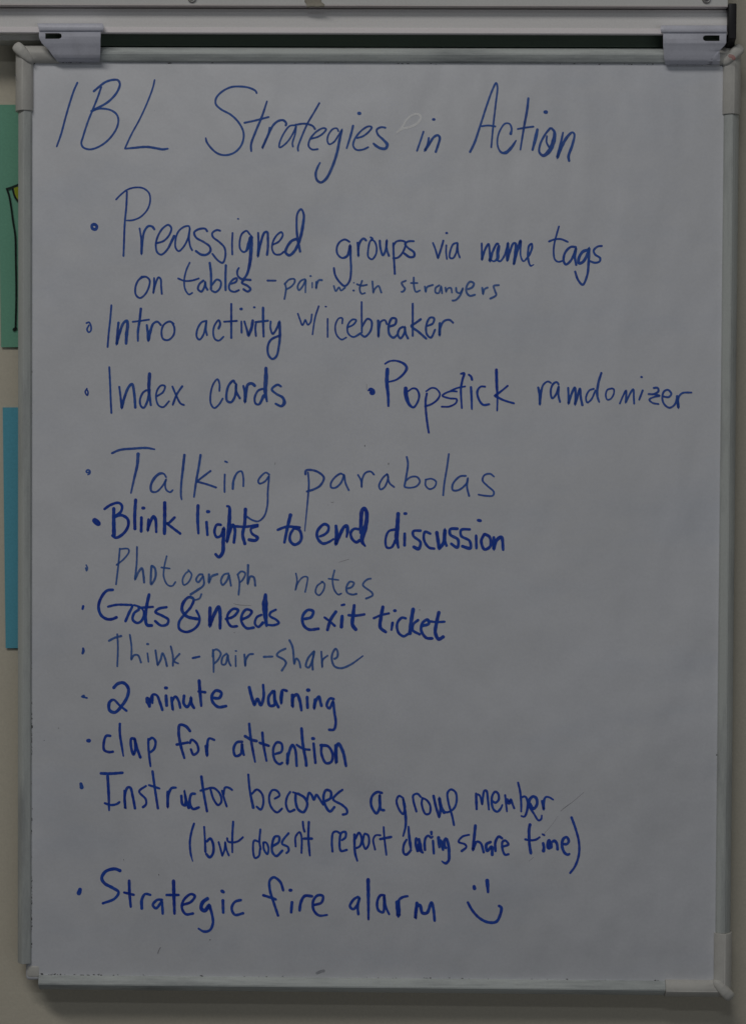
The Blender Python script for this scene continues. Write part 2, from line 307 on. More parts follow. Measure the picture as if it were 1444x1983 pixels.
# ---------------------------------------------------------------- handwriting
DATA = r"""#T1 80 130
#T2 380 130
#T3 680 130
#T4 860 130
#T5 160 350
#T6 400 350
#T7 640 350
#T8 860 350
#T9 150 570
#T10 370 570
#T11 570 570
#T12 700 670
#T13 1000 670
#T14 150 850
#T15 370 850
#T16 640 850
#T17 140 1040
#T18 340 1040
#T19 540 1040
#T20 140 1300
#T21 340 1300
#T22 140 1480
#T23 440 1480
#T24 780 1480
#T25 130 1660
#T26 380 1660
#T27 640 1660
#N1 905 1505 8.022
#N2 600 975 12.03
#N3 920 440 10.31
#N4 1020 1590 16.04
#N5 770 1590 13.13
= IBL|A|T1
283 117 15, 255 180, 225 270, 190 390, 155 520, 122 614 13
467 150 15, 440 230, 400 330, 360 430, 325 540, 312 590, 325 620, 370 637, 420 628, 490 590, 550 530, 590 460, 598 400, 580 360, 530 330, 450 322, 385 342 17
405 190 17, 440 160, 500 115, 560 98, 595 102, 610 130, 590 190, 530 260, 460 305, 400 332
880 95 13, 865 160, 820 280, 760 410, 700 520, 648 632!, 720 625 17, 820 618 18, 900 630, 940 637, 985 631 14
= Strategies|A|T2
470 205 15, 460 185, 410 160, 340 150, 270 155, 200 190, 155 240, 152 285, 190 325, 270 370, 330 430, 365 500, 365 560, 340 620, 290 665, 225 682, 165 668, 110 620, 80 575, 75 550 12
548 265 12, 510 380 17, 460 500, 425 600, 427 655 14
370 432 15, 450 415, 565 385
570 465 15, 555 530, 510 630 17!, 550 540, 600 445, 640 415, 675 412, 697 435, 692 455
770 450 13, 725 455, 680 510, 645 590, 645 622, 690 595, 740 530, 775 455!, 765 520, 745 590, 750 620
955 275 14, 915 345, 865 430, 820 530, 787 625, 790 652
765 447 15, 840 438, 900 455, 922 483
885 555 14, 940 540, 985 510, 1005 480, 985 472, 930 500, 880 560, 870 610, 895 637, 945 635
1100 495 13, 1090 475, 1060 478, 1025 520, 1015 570, 1030 597, 1065 580, 1100 530, 1130 480!, 1110 560 20, 1090 660 20, 1050 780 20, 1005 865 20, 965 893 18, 935 875 18, 925 825 18, 940 775 16, 957 742 13
1215 450 17, 1195 530, 1163 632 13
1262 358 24
1240 550 14, 1290 535, 1335 500, 1358 465, 1335 458, 1280 490, 1225 560, 1215 610, 1240 640, 1290 638, 1335 618
@T3
268 470 15, 230 465, 197 485, 205 520, 250 565 18, 278 600 24, 265 630 20, 225 628, 190 608, 172 592 14
= in|A|T3
560 495 14, 535 570, 507 652
637 405 20
600 545 16, 590 600, 568 648 20!, 600 600 18, 640 540, 670 528, 684 545, 672 600, 652 660 18
= Action|A|T4
197 660 18, 235 580, 275 460 15, 330 290, 370 180, 400 122 14, 410 150, 395 300, 378 450, 362 625 13
283 458 14, 340 452, 398 460
512 520 22, 520 480 15, 505 440 13, 470 437, 430 490, 410 560, 415 620, 440 660 16, 475 662 24, 520 620 22, 553 570 12
650 237 16, 640 330 19, 620 440 18, 600 560 14, 588 638 13
563 480 14, 630 468, 693 460
720 480 20, 705 550 26, 680 645 16
783 348 26
820 470 16, 780 520 16, 740 600, 735 660, 765 685 22, 810 650 32, 845 570 32, 850 500 20, 825 470 16
793 530 14, 790 580, 812 625
918 503 14, 900 590 18, 872 703 22!, 905 620, 950 540, 990 505 15, 1005 520, 990 600 20, 960 690, 965 728
= bullet dot|B|T5
92 335 22, 112 352, 103 376, 78 370, 74 346, 92 335
= Preassigned|B|T5
345 80 15, 340 200, 328 330, 322 480, 318 587
258 148 13, 300 105, 350 68, 410 52, 470 58, 515 95, 525 150, 505 220, 450 280, 390 305, 340 308
442 365 14, 455 450, 457 570 17!, 465 470, 480 390, 510 352, 540 355, 560 380
570 485 15, 630 465, 675 415, 688 365, 665 342, 620 370, 580 440, 568 500, 580 555, 610 572, 655 535, 695 460 20, 712 425 22
830 365 14, 825 352, 790 355, 745 390, 722 450, 722 520, 745 545, 780 515, 815 450, 832 365!, 825 440, 835 510, 852 542
968 395 16, 950 372, 900 375, 865 400, 880 440, 940 475, 985 510, 990 545 18, 960 572, 920 572, 875 542
1070 388 15, 1040 382, 1005 405, 1010 435, 1060 475, 1100 520, 1105 590, 1085 635, 1050 618, 1003 563
1162 400 14, 1158 490, 1160 575
1205 295 12
@T6
335 415 14, 310 388, 275 410, 257 470, 262 530, 290 552, 325 520, 347 430 26!, 345 520 28, 335 640 24, 310 730 18, 280 762, 245 740 15, 238 700, 252 672
340 440 24, 328 490 28, 308 545 18
400 400 16, 402 480, 397 588 18!, 415 500, 450 400, 470 398, 475 450, 475 520, 468 577
512 495 14, 560 470, 590 420, 580 398, 545 420, 512 480, 508 530, 530 568, 570 570, 598 550
697 450 22, 660 465 20, 625 510, 612 555, 640 577, 680 545, 720 460 22, 745 350, 752 260 16, 732 220 15, 705 250, 697 350, 705 450 20, 725 552 18
= groups|B|T7
150 475 15, 110 455, 70 475, 48 520, 55 570, 90 598, 130 580 20, 152 500 22!, 155 600 16, 158 700, 145 780, 110 815, 70 785, 35 730, 25 672
208 475 15, 212 530, 215 585 18!, 215 520, 230 470, 255 448, 278 465
305 435 14, 325 450, 305 470, 290 540, 292 590, 320 608, 350 570, 355 510, 335 465, 310 455
380 460 17, 385 520, 405 577, 425 540, 435 458!, 432 520, 452 585
485 480 16, 487 560, 492 640, 497 725
485 500 15, 510 470, 555 465, 580 480, 560 550, 520 595, 480 600
648 468 15, 600 470, 575 490, 600 520, 645 555 18, 645 585, 615 592, 565 560
= via|B|T7
790 478 14, 810 530, 830 600 16!, 850 540, 873 460
895 495 13, 893 550, 900 610
898 405 16
985 480 14, 950 490, 925 545, 922 595, 945 600, 970 560, 982 480!, 985 550, 1000 598
= name|B|N3
125 310 38, 128 450, 130 650 44!, 190 450 44, 260 335 42, 280 430, 290 600, 290 670 66!, 340 500 46, 430 330 44, 465 340 40
470 365 60, 445 500 66, 440 620 60, 370 680 34, 320 660 30
430 650 50, 490 680 36, 560 600 40, 620 450 44, 650 315 50!, 640 500 70, 635 670 50!, 690 480 44, 760 320 44, 800 330 50, 800 500 62, 765 740 50!, 820 520 50, 900 270 60!, 900 400 36, 900 560 32, 930 650 36, 960 680 32, 1040 600 40, 1080 540 44, 1130 400 42, 1120 330 40, 1070 370 42, 1050 480, 1050 620 44, 1100 770 34, 1165 745 20
= tags|B|T8
887 350 14, 870 410, 850 490, 845 560, 855 610, 880 628, 915 620
805 472 15, 850 455, 900 452, 958 475
1020 515 18, 980 512, 935 555, 922 620, 940 648, 980 615, 1020 520!, 1010 590, 1020 655
1110 535 22, 1070 550, 1040 600, 1040 638, 1070 630, 1110 560, 1120 520 20!, 1115 640, 1105 730 17, 1070 805, 1035 770, 1010 700
1222 505 16, 1185 510, 1155 540, 1165 570, 1205 600, 1200 625, 1165 635, 1120 620
= on|B|T5
465 742 20, 430 775 15, 410 830, 415 885, 445 908, 485 880, 515 820, 520 770, 495 745, 462 745 18
555 750 15, 555 810, 548 872!, 565 800, 590 748, 605 760, 610 820, 615 880
= tables|B|T5
832 630 13, 805 690, 788 770, 795 840, 825 880, 850 868
737 755 14, 790 775, 850 772, 905 755
940 770 16, 905 800, 895 840, 920 858, 945 820, 950 780!, 955 820, 970 848
985 632 18, 995 720, 995 845
1000 810 15, 1040 765, 1070 780, 1065 830, 1030 862, 997 850
1110 650 17, 1107 750, 1108 850
1145 800 15, 1190 780, 1195 755, 1165 765, 1135 810, 1140 845, 1175 860, 1215 845
1305 768 17, 1250 768, 1235 790, 1280 815, 1300 840, 1280 858, 1243 838
= dash before pair|B|T6
468 773 16, 540 774 14
= pair|D|T6
605 790 14, 615 830, 610 880, 602 920
605 800 14, 640 765, 680 762, 682 785, 655 820, 610 845
765 760 14, 730 775, 705 820, 715 848, 745 815, 768 765!, 765 865 11
818 790 11, 818 828
805 738 14
850 780 16, 848 835 16!, 855 795, 870 770, 898 770
= with|D|T6
985 815 13, 1000 855, 1025 825, 1040 850, 1072 828
1140 790 10
1138 850 14
1205 770 14, 1185 840, 1200 875, 1230 868
1160 800 14, 1200 812, 1245 805
1283 775 14, 1290 870!, 1300 840, 1330 815, 1352 865
= strangers|D|T7
580 775 15, 550 790, 560 815, 575 835, 560 858, 543 860
643 745 14, 645 820, 660 860, 690 850
617 792 14, 675 792
728 815 14, 735 862 15!, 745 825, 795 805
840 810 14, 812 830, 812 865, 835 870, 855 815!, 860 850, 862 875
888 828 13, 892 862!, 905 835, 930 830, 938 865
970 825 15, 975 860, 1000 870, 1025 830!, 1000 890, 965 925, 938 928
1060 840 16, 1095 825, 1108 795, 1080 782, 1055 810, 1050 860, 1075 890, 1120 882
1172 825 15, 1178 880 15!, 1190 840, 1218 825
1300 808 15, 1262 815, 1270 850, 1280 885, 1230 915
= bullet ring|B|T9
72 222 14, 92 217 13, 107 248, 105 282, 90 294, 76 272, 90 240
= Intro|B|T9
265 80 15, 255 200, 243 310, 235 412
320 215 18, 312 290, 305 388 20!, 325 310, 360 220, 385 205, 390 240 24, 382 310 26, 378 385 20
493 107 19, 483 200, 470 290, 470 365 14
425 213 14, 490 205, 560 195
538 235 18, 545 290, 550 360 22!, 565 290, 590 225 16, 620 212, 650 240
750 230 15, 715 210, 670 235, 652 290, 665 345, 705 353, 745 315, 752 260, 735 220
= activity|B|T10
125 205 15, 85 215, 50 270, 45 330, 65 350, 95 315, 120 210!, 115 270, 125 320
212 268 18, 226 230, 215 200 14, 185 235, 172 290, 185 345, 215 358, 255 325
312 70 16, 312 200, 312 342
252 212 14, 360 205 15
390 205 13, 392 300 16
388 113 20
412 205 15, 430 265, 445 320 22!, 470 255, 478 200
505 210 15, 498 260, 503 325 16
490 100 15
558 100 19, 558 200, 562 330 16
495 215 16, 600 203
617 205 14, 615 260, 632 305 16, 660 270, 685 210 20!, 688 320 20, 680 400 17, 660 480, 630 500, 600 470, 595 400, 620 350, 695 315
= w/|B|T10
827 150 13, 845 200, 862 238, 885 195!, 905 235, 925 215, 935 155
988 92 13, 960 180, 940 310 11
= icebreaker|B|T11
257 185 13, 257 335
243 95 13
370 225 13, 370 185, 345 185, 318 235, 325 310, 365 350, 400 335
405 258 14, 455 235, 478 200, 450 195, 415 235, 415 300, 455 330, 515 300 18
520 55 14, 520 150, 522 300
520 255 16, 565 190, 595 205, 590 280, 545 328, 515 310
648 200 20, 650 330 18!, 655 260, 670 210 15, 700 200, 715 230
735 250 18, 780 230, 785 190, 755 185, 730 240, 735 310, 765 335, 800 310
845 250 17, 815 265, 800 310, 820 340, 850 300, 855 250!, 860 300, 880 345
915 68 16, 915 200, 915 325
980 190 18, 940 220, 905 245, 960 290, 1022 345 18
1025 245 16, 1070 225, 1080 185, 1050 180, 1020 240, 1025 310, 1055 335, 1090 270 16
1125 220 20, 1122 320 20!, 1130 250 18, 1160 205 16, 1200 198, 1230 222
= bullet ring|B|T9
75 730 12, 62 755, 78 783, 84 758, 74 735
= Index|B|T9
248 560 15, 255 700, 260 830, 265 922
325 712 16, 335 790, 345 882 20!, 365 800, 400 715, 425 695, 440 760, 450 880
540 740 16, 510 760, 485 820, 495 868, 515 878, 545 820 18, 560 735 20
560 612 26, 555 740 24, 570 862 16
615 790 14, 665 755, 678 710, 650 705, 620 740, 610 800, 630 860, 665 873, 710 828
735 710 15, 765 780, 800 845, 830 858
815 708 16, 770 775, 738 858
= cards|B|T10
220 752 14, 220 690, 205 657, 175 690, 152 770, 155 850, 180 880, 215 855, 248 803
340 690 18, 330 668, 295 700, 275 770, 280 825, 310 835, 340 790, 350 690!, 350 750, 380 808
405 705 16, 415 760, 418 835 22!, 425 770, 440 700, 470 690, 497 710
560 730 16, 520 745, 493 800, 500 845, 525 852, 565 780 24
580 567 22, 580 650 32, 575 750 28, 588 832 15
700 715 17, 670 700, 625 735, 660 770, 710 800 20, 722 840 26, 700 865 20, 650 845 15
= bullet dot|C|T12
52 345 12, 66 338 30, 80 350 46, 82 356 46
= stray hairline|F|T12
39 295 3, 39 343 3
= Popstick|C|T12
200 172 28, 195 280 28, 205 380 22, 207 468 18
178 140 14, 215 118, 270 115, 330 140 20, 348 170 22, 325 215 18, 270 260 15, 210 278 12
340 320 30, 345 390 32, 370 455 22, 400 475 16, 430 440 15, 445 380 16, 425 335, 395 328 13, 360 350 12
505 365 17, 495 420, 497 500, 508 600, 520 675 15
500 350 13, 540 325, 575 330, 605 370, 590 410 15, 540 450, 487 468
740 352 14, 690 350, 640 370, 625 385, 680 405, 735 412, 730 440, 680 468, 615 470
768 215 14, 792 212 20, 780 260 17, 768 330, 775 485 13
690 345 13, 740 325, 800 313
845 315 18, 850 400, 852 488 13
825 220 14, 845 235 18, 855 265
960 315 14, 920 315, 895 350 17, 905 410, 940 455, 990 450
1042 180 22, 1045 300, 1050 400 14, 1048 500 12
1133 305 14, 1085 345, 1030 385 20!, 1100 420 15, 1182 445
= ramdomizer|B|T13
165 318 18, 178 380 22, 178 455 18!, 185 380, 205 300 14, 240 275, 268 288
325 300 16, 310 280, 285 290, 265 330, 265 385, 275 405, 300 380, 325 310!, 322 380, 335 437
397 320 16, 400 390, 400 448 18!, 420 380, 448 322, 455 380, 450 455 18!, 470 390, 488 330, 495 400, 508 462
600 330 14, 560 345, 535 400, 545 437, 575 415, 610 340
655 205 17, 630 290 19, 622 380, 638 437 14
735 328 13, 700 340, 688 380, 700 415, 725 410, 750 370, 750 335, 735 328
797 445 13, 820 390, 845 345 15, 842 440!, 865 390, 900 335, 905 400, 908 450
975 340 16, 945 420 14
965 240 15
1055 325 16, 1090 325, 1095 350, 1060 372, 1015 372
1060 372 14, 1105 385, 1060 395, 1025 415, 1050 440, 1100 450
1130 390 15, 1175 395, 1195 370, 1170 340, 1140 350, 1125 400, 1140 450, 1180 478, 1220 455, 1240 400
1240 385 20, 1250 480 20!, 1250 400 16, 1280 365 14, 1355 360
= bullet curl|E|T14
90 256 10, 80 262 12, 70 254, 78 241 14, 94 243 14, 99 256, 94 270, 82 277 10
= Talking|E|T14
265 112 16, 330 85 18, 430 75 18, 540 70, 597 80 13
472 112 26, 465 200 22, 440 310 18, 415 423 13
690 300 14, 670 270, 640 268 20, 600 300 22, 570 360 18, 575 405, 610 410 14, 655 370, 690 310!, 680 350, 690 395, 720 412, 738 397
830 120 20, 818 230, 805 350 16, 803 440, 808 468 12
955 120 18, 940 220, 920 330, 903 453 14
1035 245 16, 975 290, 925 330!, 1000 350, 1078 377
1142 270 14, 1140 340, 1140 415
1140 172 14, 1165 182
1203 390 18, 1210 320, 1240 260 14, 1270 250, 1285 300, 1285 370
@T15
605 275 14, 580 260, 545 285, 520 325, 530 345, 570 330, 605 285!, 595 400, 590 520, 565 600, 520 637, 475 628, 430 600 16
= parabolas|E|T15
905 255 14, 912 350, 905 450, 893 580 11, 880 712 9
885 278 18, 890 245 18, 930 240 17, 990 260, 1028 300, 1000 360, 950 390, 893 408
1180 280 14, 1160 268 15, 1110 300, 1082 345, 1085 375, 1115 378, 1160 340, 1185 275!, 1195 340, 1222 400
1290 275 14, 1315 320, 1320 375!, 1325 310, 1350 262, 1390 252, 1415 275
@T16
440 268 14, 405 300, 375 360, 385 390, 415 375, 445 300, 440 270!, 455 340, 495 375
588 135 15, 598 190, 585 290, 570 370
575 330 14, 620 295, 670 295, 690 330, 665 365, 610 378, 570 372
735 315 13, 735 360, 765 388, 805 370, 815 330, 780 308, 735 315
915 112 14, 900 220, 880 340, 870 440
1050 285 15, 1000 290, 945 350, 945 395, 990 395, 1050 345, 1062 300!, 1055 370, 1072 445
1262 290 14, 1235 270, 1190 280, 1175 320, 1215 365, 1262 410, 1255 438, 1200 440, 1140 430
= bullet blob|C|T14
136 632 38, 148 642 46, 162 654 38
= Blink|C|T14
208 545 20, 260 510, 320 495, 345 515, 340 560, 290 600
283 535 24, 283 640 28, 285 752 30
285 605 22, 340 590, 390 620, 395 670, 360 730, 300 765, 270 745
452 468 24, 445 600, 447 700
497 605 22, 495 720
512 535 24
552 620 20, 545 712!, 560 660, 590 600 24, 605 620 24, 612 725 18
677 485 26, 677 620, 675 740
757 605 20, 700 655, 690 650, 740 690, 800 735
= lights|C|T14
935 512 24, 932 620, 938 735 18
1000 640 22, 1008 748 19
1013 563 25
1115 665 20, 1080 665, 1062 720, 1080 760, 1110 750, 1135 690 26!, 1130 800 28, 1125 880, 1095 915 22, 1068 890
1155 520 16, 1175 525 20, 1178 600 28, 1172 700 30, 1158 800 22!, 1180 720, 1205 665, 1220 700, 1212 805
1302 535 26, 1295 660 24, 1280 740, 1298 815
1210 675 20, 1300 680, 1400 665
1400 675 18, 1345 695, 1350 730, 1395 765 24, 1380 785, 1325 780
= to|C|T15
772 580 28, 750 670 24, 722 805 20
668 705 20, 740 680, 845 685
805 680 20, 768 740, 768 790 22, 800 818, 840 800, 855 760, 838 705, 800 690
= end|C|N2
220 770 56, 340 720 60, 420 640 60, 430 530 60, 340 480 66, 230 560, 165 680 66, 190 830, 300 930, 430 900 56, 560 820 44
605 500 64, 620 700 84, 600 950 76!, 700 720 80, 800 540 70, 860 520 76, 875 640, 850 790 40
1150 600 60, 1030 590, 950 680 64, 980 820, 1080 900, 1170 850 80
1190 700 90, 1190 400 84, 1215 160 90, 1265 115 80, 1312 180 84, 1320 380 88, 1270 620 110, 1215 800 100, 1220 900 80, 1290 995 44
= discussion|C|T16
505 700 20, 450 715 18, 425 780, 435 840, 470 840, 505 780 22
523 570 28, 515 700 32, 510 770, 525 845 18
573 730 22, 572 828
578 578 23
700 710 20, 640 715, 640 750, 695 800, 680 850 26, 640 835
775 735 20, 730 720, 722 780, 760 840, 805 850
820 715 26, 840 850 26!, 875 800, 885 700!, 880 780 26, 898 830 20
985 695 22, 925 700, 925 740, 985 780, 980 840, 930 810
1080 700 20, 1010 705, 1010 750, 1075 790, 1080 845 24, 1015 830
1125 745 20, 1128 850
1142 630 22, 1158 633 22
1190 735 22, 1165 790, 1190 855, 1235 830, 1230 760, 1190 735
1262 760 24, 1262 855!, 1280 790 26, 1320 760 26, 1335 862 20
= bullet ring|D|T17
110 217 12, 119 240, 112 262, 106 240
= Photograph|D|T17
370 85 14, 360 200, 340 370
372 92 13, 435 92, 440 115, 400 170, 345 215
503 72 14, 500 200, 487 330 17!, 515 270, 540 240, 552 290, 558 355
615 220 17, 610 300, 612 365, 645 310, 640 240, 615 220
732 148 13, 712 240, 710 310, 740 370, 775 378, 800 348
692 235 13, 755 243
900 255 13, 925 290, 900 350, 865 370, 855 330, 880 280, 905 262
1015 290 15, 985 290, 960 330, 975 350, 1015 300!, 1018 370, 970 410 18, 915 445
915 465 14, 950 485, 985 475, 1003 437
1060 285 18, 1058 355 18!, 1080 305, 1128 285
1215 280 15, 1175 290, 1152 340, 1165 370, 1195 340, 1215 290!, 1230 380
1282 290 14, 1295 350, 1288 450
1280 290 14, 1310 265, 1340 280, 1320 330, 1292 355
1362 212 18, 1360 290 16, 1358 365 16!, 1380 305, 1405 310, 1418 380
= notes|D|T19
132 282 12, 140 330, 127 413!, 150 350, 190 308, 220 310, 215 370, 203 425
340 345 13, 295 380, 285 430, 310 450, 345 410, 352 360, 330 345
430 258 13, 415 330, 430 410, 460 445, 482 437
385 322 12, 460 332
525 400 15, 565 385, 580 355, 550 345, 522 390, 530 430, 570 445, 605 438
715 320 14, 680 330, 650 370, 720 430 15, 725 450, 670 478
= bullet dot|C|T17
86 537 20, 82 555 18
= Gots|C|T17
320 408 20, 270 415 22, 225 470, 205 540, 225 605, 270 635, 310 635, 348 620
275 540 18, 340 525, 430 525, 465 530, 440 590 22, 412 655 20
475 525 15, 530 545, 555 580, 540 645 20, 505 665, 470 640, 480 590, 520 560
597 442 24, 580 520, 568 620, 580 680, 620 685
510 548 18, 630 540
735 542 20, 670 555, 645 580, 700 610, 745 640 20, 735 675, 690 685, 640 648
= ampersand|C|T17
960 565 18, 985 620, 980 670 20, 940 715, 880 735, 830 710, 828 660, 860 610, 920 540, 940 480, 905 465, 860 510 24, 852 570 24, 890 615, 975 635
= needs|C|T17
1068 540 26, 1065 690 26!, 1090 620, 1135 540 26, 1145 590, 1145 710 22
@T18
385 635 18, 440 620 20, 470 595, 485 565, 450 555, 410 590, 400 640, 430 690, 480 690
510 640 20, 570 610, 590 575, 550 560, 520 590, 510 650, 550 705, 610 700
670 600 18, 630 620, 615 670, 640 695, 680 660 24
697 442 22, 692 520 46, 695 600 36, 705 690 20
780 560 18, 735 585, 730 610, 780 640, 800 665, 760 682, 715 680
= exit|C|T19
195 635 22, 250 620, 265 575, 225 565, 185 610, 190 680, 230 715, 310 710
350 620 18, 390 650, 435 690 20
443 575 24, 400 640, 375 722
490 605 26, 483 705
487 527 18, 505 523 18
583 525 22, 575 600 28, 570 680, 600 722
535 605 20, 600 608, 665 598
= ticket|C|T19
805 538 26, 790 620 26, 785 700, 830 738 22
730 630 18, 790 605, 855 590
880 660 22, 870 722 18
897 570 22
985 630 20, 950 625, 915 670, 925 740, 965 768, 1000 750
1040 550 28, 1025 640, 1012 755
1080 640 20, 1040 675, 1035 720, 1092 755
1100 690 22, 1160 670, 1150 640, 1115 660, 1100 720, 1140 780, 1190 785
1238 580 26, 1220 660, 1210 740, 1235 790, 1275 770
1150 650 18, 1220 658, 1285 655
= bullet dash|B|T17
85 858 16, 88 880 22, 80 905 16
= Think|D|T17
350 748 14, 355 850, 350 1005
282 805 17, 330 780, 385 765
447 752 14, 460 850, 458 950 15!, 480 915, 510 915, 535 975
583 895 13, 592 970
585 828 18
645 872 15, 662 992 16!, 685 950, 700 900, 720 940, 735 1003
763 842 15, 780 920, 780 1000
835 900 14, 790 960, 825 980
= dash before pair|B|T17
930 938 18, 990 925 16
= pair|D|T18
290 870 16, 295 960, 295 1050 13
287 930 15, 295 880, 320 870, 350 900, 330 950, 295 985
400 900 15, 365 930, 360 985, 385 985, 405 910!, 415 970, 430 1000
465 915 13, 467 1005
468 882 14
533 905 15, 540 1000 16!, 545 950, 570 910, 605 905
= dash before share|D|T18
680 928 18, 755 925 15
= share|D|T18
855 862 16, 800 890, 785 915, 840 950, 855 975, 820 1038
880 795 16, 905 850, 918 985 15!, 935 940, 955 960, 968 1015
1070 885 16, 1025 940, 1010 1000, 1030 1010, 1060 950, 1075 880!, 1060 960, 1062 1030
1128 882 14, 1135 1010!, 1140 950, 1180 915
1225 945 16, 1250 930, 1255 890, 1240 865, 1215 900, 1210 950, 1230 1000, 1280 1015, 1350 990, 1450 920 10
= bullet curl|B|T20
76 196 14, 92 186 14, 96 200, 115 206
88 200 16
= 2|C|T20
320 130 24, 355 95, 400 90, 435 130, 430 190, 390 260, 330 318, 290 300, 290 240, 320 220 18, 370 265, 425 308
= minute|C|T20
580 205 30, 592 235 44, 600 275 20
600 240 20, 625 180 18, 655 185, 680 240 22, 700 302 20
625 190 16, 622 250 16
727 185 24, 732 268
727 128 24
768 200 20, 780 300!, 775 230, 800 195, 825 230, 838 285
867 185 22, 865 250, 890 275, 915 240, 920 200!, 925 250, 945 285
983 68 24, 990 160, 1000 270 19
975 155 20, 1035 162
1085 205 22, 1140 205, 1155 165, 1115 148, 1085 180, 1085 230, 1130 275, 1195 268
= warning|C|T21
570 120 24, 590 200, 610 260 24!, 635 215, 660 260, 682 200 22, 678 100 18
755 150 22, 720 200, 730 265, 765 260, 765 200, 765 150!, 770 220, 798 280
828 155 18, 818 250 20!, 815 190, 830 145, 865 152
905 175 26, 905 275 24!, 910 200, 940 180, 960 220, 975 305 20
1018 195 22, 1022 285
1027 145 26
1080 215 22, 1072 290!, 1085 230, 1110 195, 1120 230, 1130 270
1228 215 20, 1195 210, 1170 265, 1190 285, 1220 230!, 1230 320 20, 1240 400, 1225 450, 1185 452
= bullet dot|C|T20
128 537 28
= clap|C|T20
300 500 20, 265 500, 245 560, 250 610, 285 625, 320 622
370 402 19, 370 480, 385 580, 397 655 12
490 525 20, 460 520, 455 570, 475 645, 490 600, 485 520!, 505 600, 530 670 22
590 520 18, 592 600, 600 680, 608 740 14
590 535 19, 620 515, 645 540, 635 600, 600 630
= for|C|T20
915 465 22, 880 425, 835 415, 825 470, 840 570, 870 675 18
805 568 20, 900 550
910 560 19, 925 530, 965 560, 975 620, 940 645, 918 600
1035 575 22, 1045 655!, 1045 580, 1060 520 17, 1105 532 18
= attention|C|T21
520 545 20, 475 550 20, 450 600, 465 655, 505 640, 515 560!, 520 610, 530 650
570 402 20, 580 500, 600 620, 617 705 14
535 500 22, 590 530, 632 540
672 470 20, 680 560, 705 697 16
648 552 20, 725 577
770 640 19, 820 620, 820 560, 785 550, 757 600, 770 690, 805 718, 830 705
870 630 26, 865 720 22!, 875 640, 905 570, 925 600 20, 938 735 20
975 438 22, 985 560, 1010 700, 1012 733 22
935 567 18, 990 600, 1042 607
1068 555 20, 1083 712
1065 520 24
1130 565 20, 1130 640, 1165 710, 1205 700, 1215 640, 1180 580, 1120 572 24
1240 570 24, 1245 710!, 1240 600, 1260 560, 1295 620, 1320 736 20
= bullet dash|B|T22
68 148 24, 77 188 32
= Instructor|C|T22
220 70 22, 300 72, 395 65 20
275 85 22, 283 220, 287 360 15
250 300 18, 300 315, 345 308, 370 290
405 200 17, 412 345 20!, 408 240, 430 180, 450 180, 470 250, 488 345 20
575 165 17, 520 210, 570 270, 572 310, 545 335 20
622 50 19, 640 180, 665 345
592 160 17, 680 188
740 210 22, 740 335 20!, 745 240, 770 185, 808 180 17
845 240 20, 855 310, 875 320!, 880 270, 868 200 14!, 885 290 24, 905 340
955 228 20, 925 230, 910 290, 935 345, 985 332
1000 90 20, 1015 200, 1045 368 18
990 205 17, 1060 185
1070 190 17, 1095 270, 1130 315, 1155 290, 1145 230, 1100 185, 1060 182
1160 200 16, 1175 260, 1198 330 16
1170 240 17, 1185 180, 1210 180, 1242 200
= becomes|C|T23
163 75 17, 175 200, 203 340 22
190 230 17, 230 195, 270 230, 280 300, 260 350, 225 325
365 268 17, 405 240, 385 205, 350 200, 325 250, 340 330, 385 372, 428 340
490 210 17, 465 250, 455 310, 480 365, 525 350 20
505 215 15, 540 225
530 225 20, 530 290, 550 350, 590 370, 620 310, 600 260, 545 225
615 290 18, 635 220, 655 240, 670 275, 690 235, 710 260, 745 315
760 285 20, 800 260, 800 210, 765 200, 745 250, 760 320, 795 365, 832 328
895 195 18, 860 220, 820 270, 890 315, 925 350, 925 380, 890 390
= a|C|T23
1200 222 20, 1160 215, 1120 250, 1115 320, 1155 380, 1180 330, 1180 235!, 1180 300, 1190 350, 1208 355
1208 355 22
= group|C|T23
1365 265 17, 1330 245, 1310 280, 1330 350, 1360 385, 1375 330, 1360 265!, 1380 400 22, 1380 480 18, 1360 560 14
@T24
105 370 17, 80 280, 80 240, 110 228, 140 255
150 260 17, 145 310, 175 385, 205 380, 210 320, 180 275, 145 260
235 240 20, 255 330, 280 410 20!, 290 350, 280 260 24!, 295 330, 320 378
395 475 17, 380 400, 350 290, 345 220, 370 195, 405 215, 415 280, 395 340, 350 370, 315 370
= member|C|N1
130 245 34, 135 380 44, 140 505 34
150 260 30, 190 290 32, 225 425 34!, 235 330, 260 210 36, 290 210, 315 360, 330 510 30
370 360 36, 430 395, 480 350, 475 260, 430 225, 385 280, 375 420, 410 510, 460 535, 510 490, 540 425 24
580 270 32, 595 400 34, 610 540 28
610 335 36, 640 400 54, 670 345 36, 690 400, 725 490 32
780 75 32, 815 230 34, 830 400, 830 540 28
840 310 32, 890 300, 930 370 40, 925 500, 880 610 32, 825 600 28
960 400 44, 1020 490 44, 1075 420, 1060 320, 1010 300, 960 350, 960 450 40, 1030 570 32, 1100 670, 1140 650, 1150 590 24
1150 360 32, 1180 500 40!, 1180 380 44, 1210 310 30, 1260 310, 1330 350 26
= (but|C|T22
945 455 17, 925 520, 912 600, 918 690, 933 750 8
1022 480 15, 1028 580, 1032 680 20
1040 600 20, 1070 575, 1092 620, 1090 690, 1065 720, 1035 690
1133 598 15, 1150 660, 1162 710!, 1180 660, 1185 600!, 1195 660, 1215 710
1247 440 17, 1240 560, 1240 685 14
1200 568 16, 1205 595, 1240 605, 1285 595, 1325 562
= doesn't|C|T23
245 600 16, 210 590, 200 650, 215 725, 245 710, 255 650 16
257 500 16, 250 600, 260 660
280 600 16, 285 660, 310 695, 320 650, 300 605, 280 605
